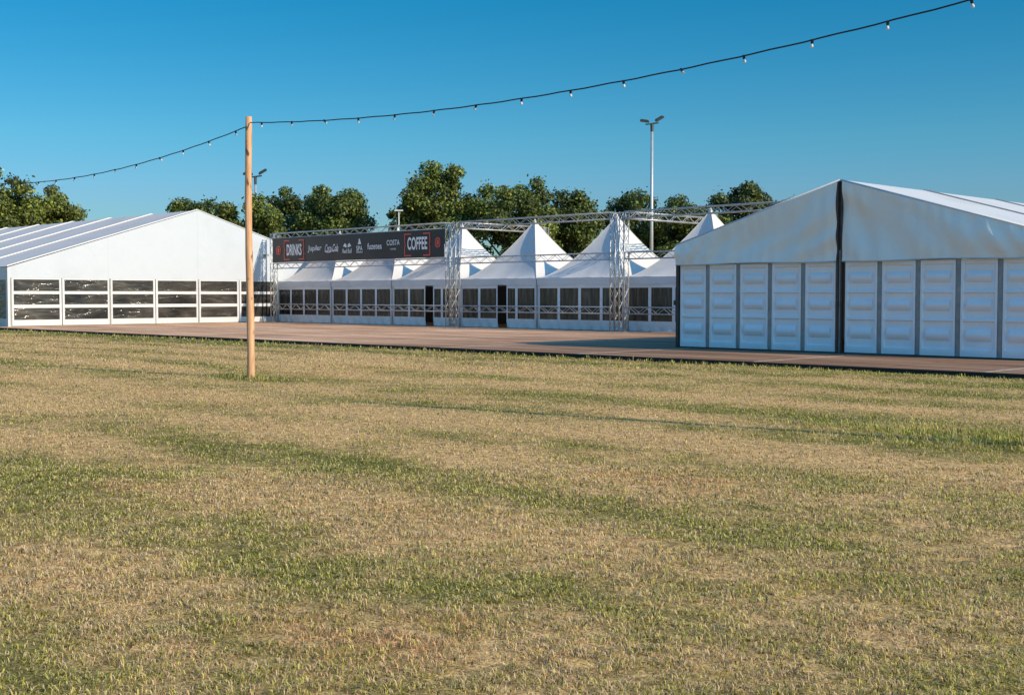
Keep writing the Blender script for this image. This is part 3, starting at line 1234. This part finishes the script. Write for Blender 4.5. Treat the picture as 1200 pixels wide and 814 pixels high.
tr(836, 910, 217, 130, 2.6, 'dark round tree beside the rightmost pagoda peak, near the panel tent', 33, tone=.62, leaves=11000)
tr(880, 935, 230, 138, 2.6, 'rightmost tree, mostly hidden by the gable of the panel tent', 34, tone=.8, leaves=7500)

# ------------------------------------------------------------------ sky, sun, camera
SUN = Vector((1.93, .35, 1.0)).normalized()
el = math.asin(SUN.z)
w = bpy.data.worlds.new('World')
scene.world = w
w.use_nodes = True
nt = w.node_tree
nt.nodes.clear()
out = nt.nodes.new('ShaderNodeOutputWorld')
bg = nt.nodes.new('ShaderNodeBackground')
sky = nt.nodes.new('ShaderNodeTexSky')
sky.sky_type = 'NISHITA'
sky.sun_disc = False
sky.sun_elevation = el
sky.sun_rotation = math.atan2(SUN.x, SUN.y)
sky.altitude = 0
sky.air_density = 1.0
sky.dust_density = .6
sky.ozone_density = 1.0
hs = nt.nodes.new('ShaderNodeMix')
hs.data_type = 'RGBA'
hs.blend_type = 'MULTIPLY'
hs.inputs['Factor'].default_value = 1
hs.inputs['B'].default_value = (3.20, 4.12, 4.32, 1)
sat = nt.nodes.new('ShaderNodeHueSaturation')
sat.inputs['Saturation'].default_value = 1.45
nt.links.new(sky.outputs[0], sat.inputs['Color'])
nt.links.new(sat.outputs[0], hs.inputs['A'])
# deepen the blue low down; the unseen overhead sky is brightened to fill shade
tc = nt.nodes.new('ShaderNodeTexCoord')
sx = nt.nodes.new('ShaderNodeSeparateXYZ')
nt.links.new(tc.outputs['Generated'], sx.inputs[0])
rp = nt.nodes.new('ShaderNodeValToRGB')
el_ = rp.color_ramp.elements
while len(el_) > 1:
    el_.remove(el_[-1])
for i, (p_, c_) in enumerate([(0., (.54, .64, .90)), (.08, (.50, .64, .88)), (.125, (.42, .74, .87)), (.235, (.16, .77, .85)), (.36, (1.0, 1.5, 1.45)), (.62, (1.9, 2.25, 2.25))]):
    e_ = el_[0] if i == 0 else el_.new(p_)
    e_.position = p_
    e_.color = (*[v / 4 for v in c_], 1)
nt.links.new(sx.outputs['Z'], rp.inputs['Fac'])
m2 = nt.nodes.new('ShaderNodeMix')
m2.data_type = 'RGBA'
m2.blend_type = 'MULTIPLY'
m2.inputs['Factor'].default_value = 1
nt.links.new(hs.outputs['Result'], m2.inputs['A'])
nt.links.new(rp.outputs['Color'], m2.inputs['B'])
nt.links.new(m2.outputs['Result'], bg.inputs['Color'])
bg.inputs['Strength'].default_value = .115
nt.links.new(bg.outputs[0], out.inputs['Surface'])

sl = bpy.data.lights.new('sun', 'SUN')
sl.energy = 5.0
sl.angle = R(.5)
sl.color = (1, .85, .655)
so = bpy.data.objects.new('sun', sl)
COL.objects.link(so)
so.rotation_euler = (-SUN).to_track_quat('-Z', 'Y').to_euler()
so.location = SUN * 60

cam = bpy.data.cameras.new('camera')
cam.sensor_fit = 'HORIZONTAL'
cam.sensor_width = 36
cam.lens = 36 * 1430 / 1200
cam.clip_start = .1
cam.clip_end = 4000
co = bpy.data.objects.new('camera', cam)
COL.objects.link(co)
co.location = (0, 0, CAM_Z)
co.rotation_euler = (R(90) - math.atan(61 / 1430), 0, R(45))
scene.camera = co

scene.view_settings.view_transform = 'Standard'
scene.view_settings.look = 'None'
scene.view_settings.exposure = 0
scene.cycles.max_bounces = 6
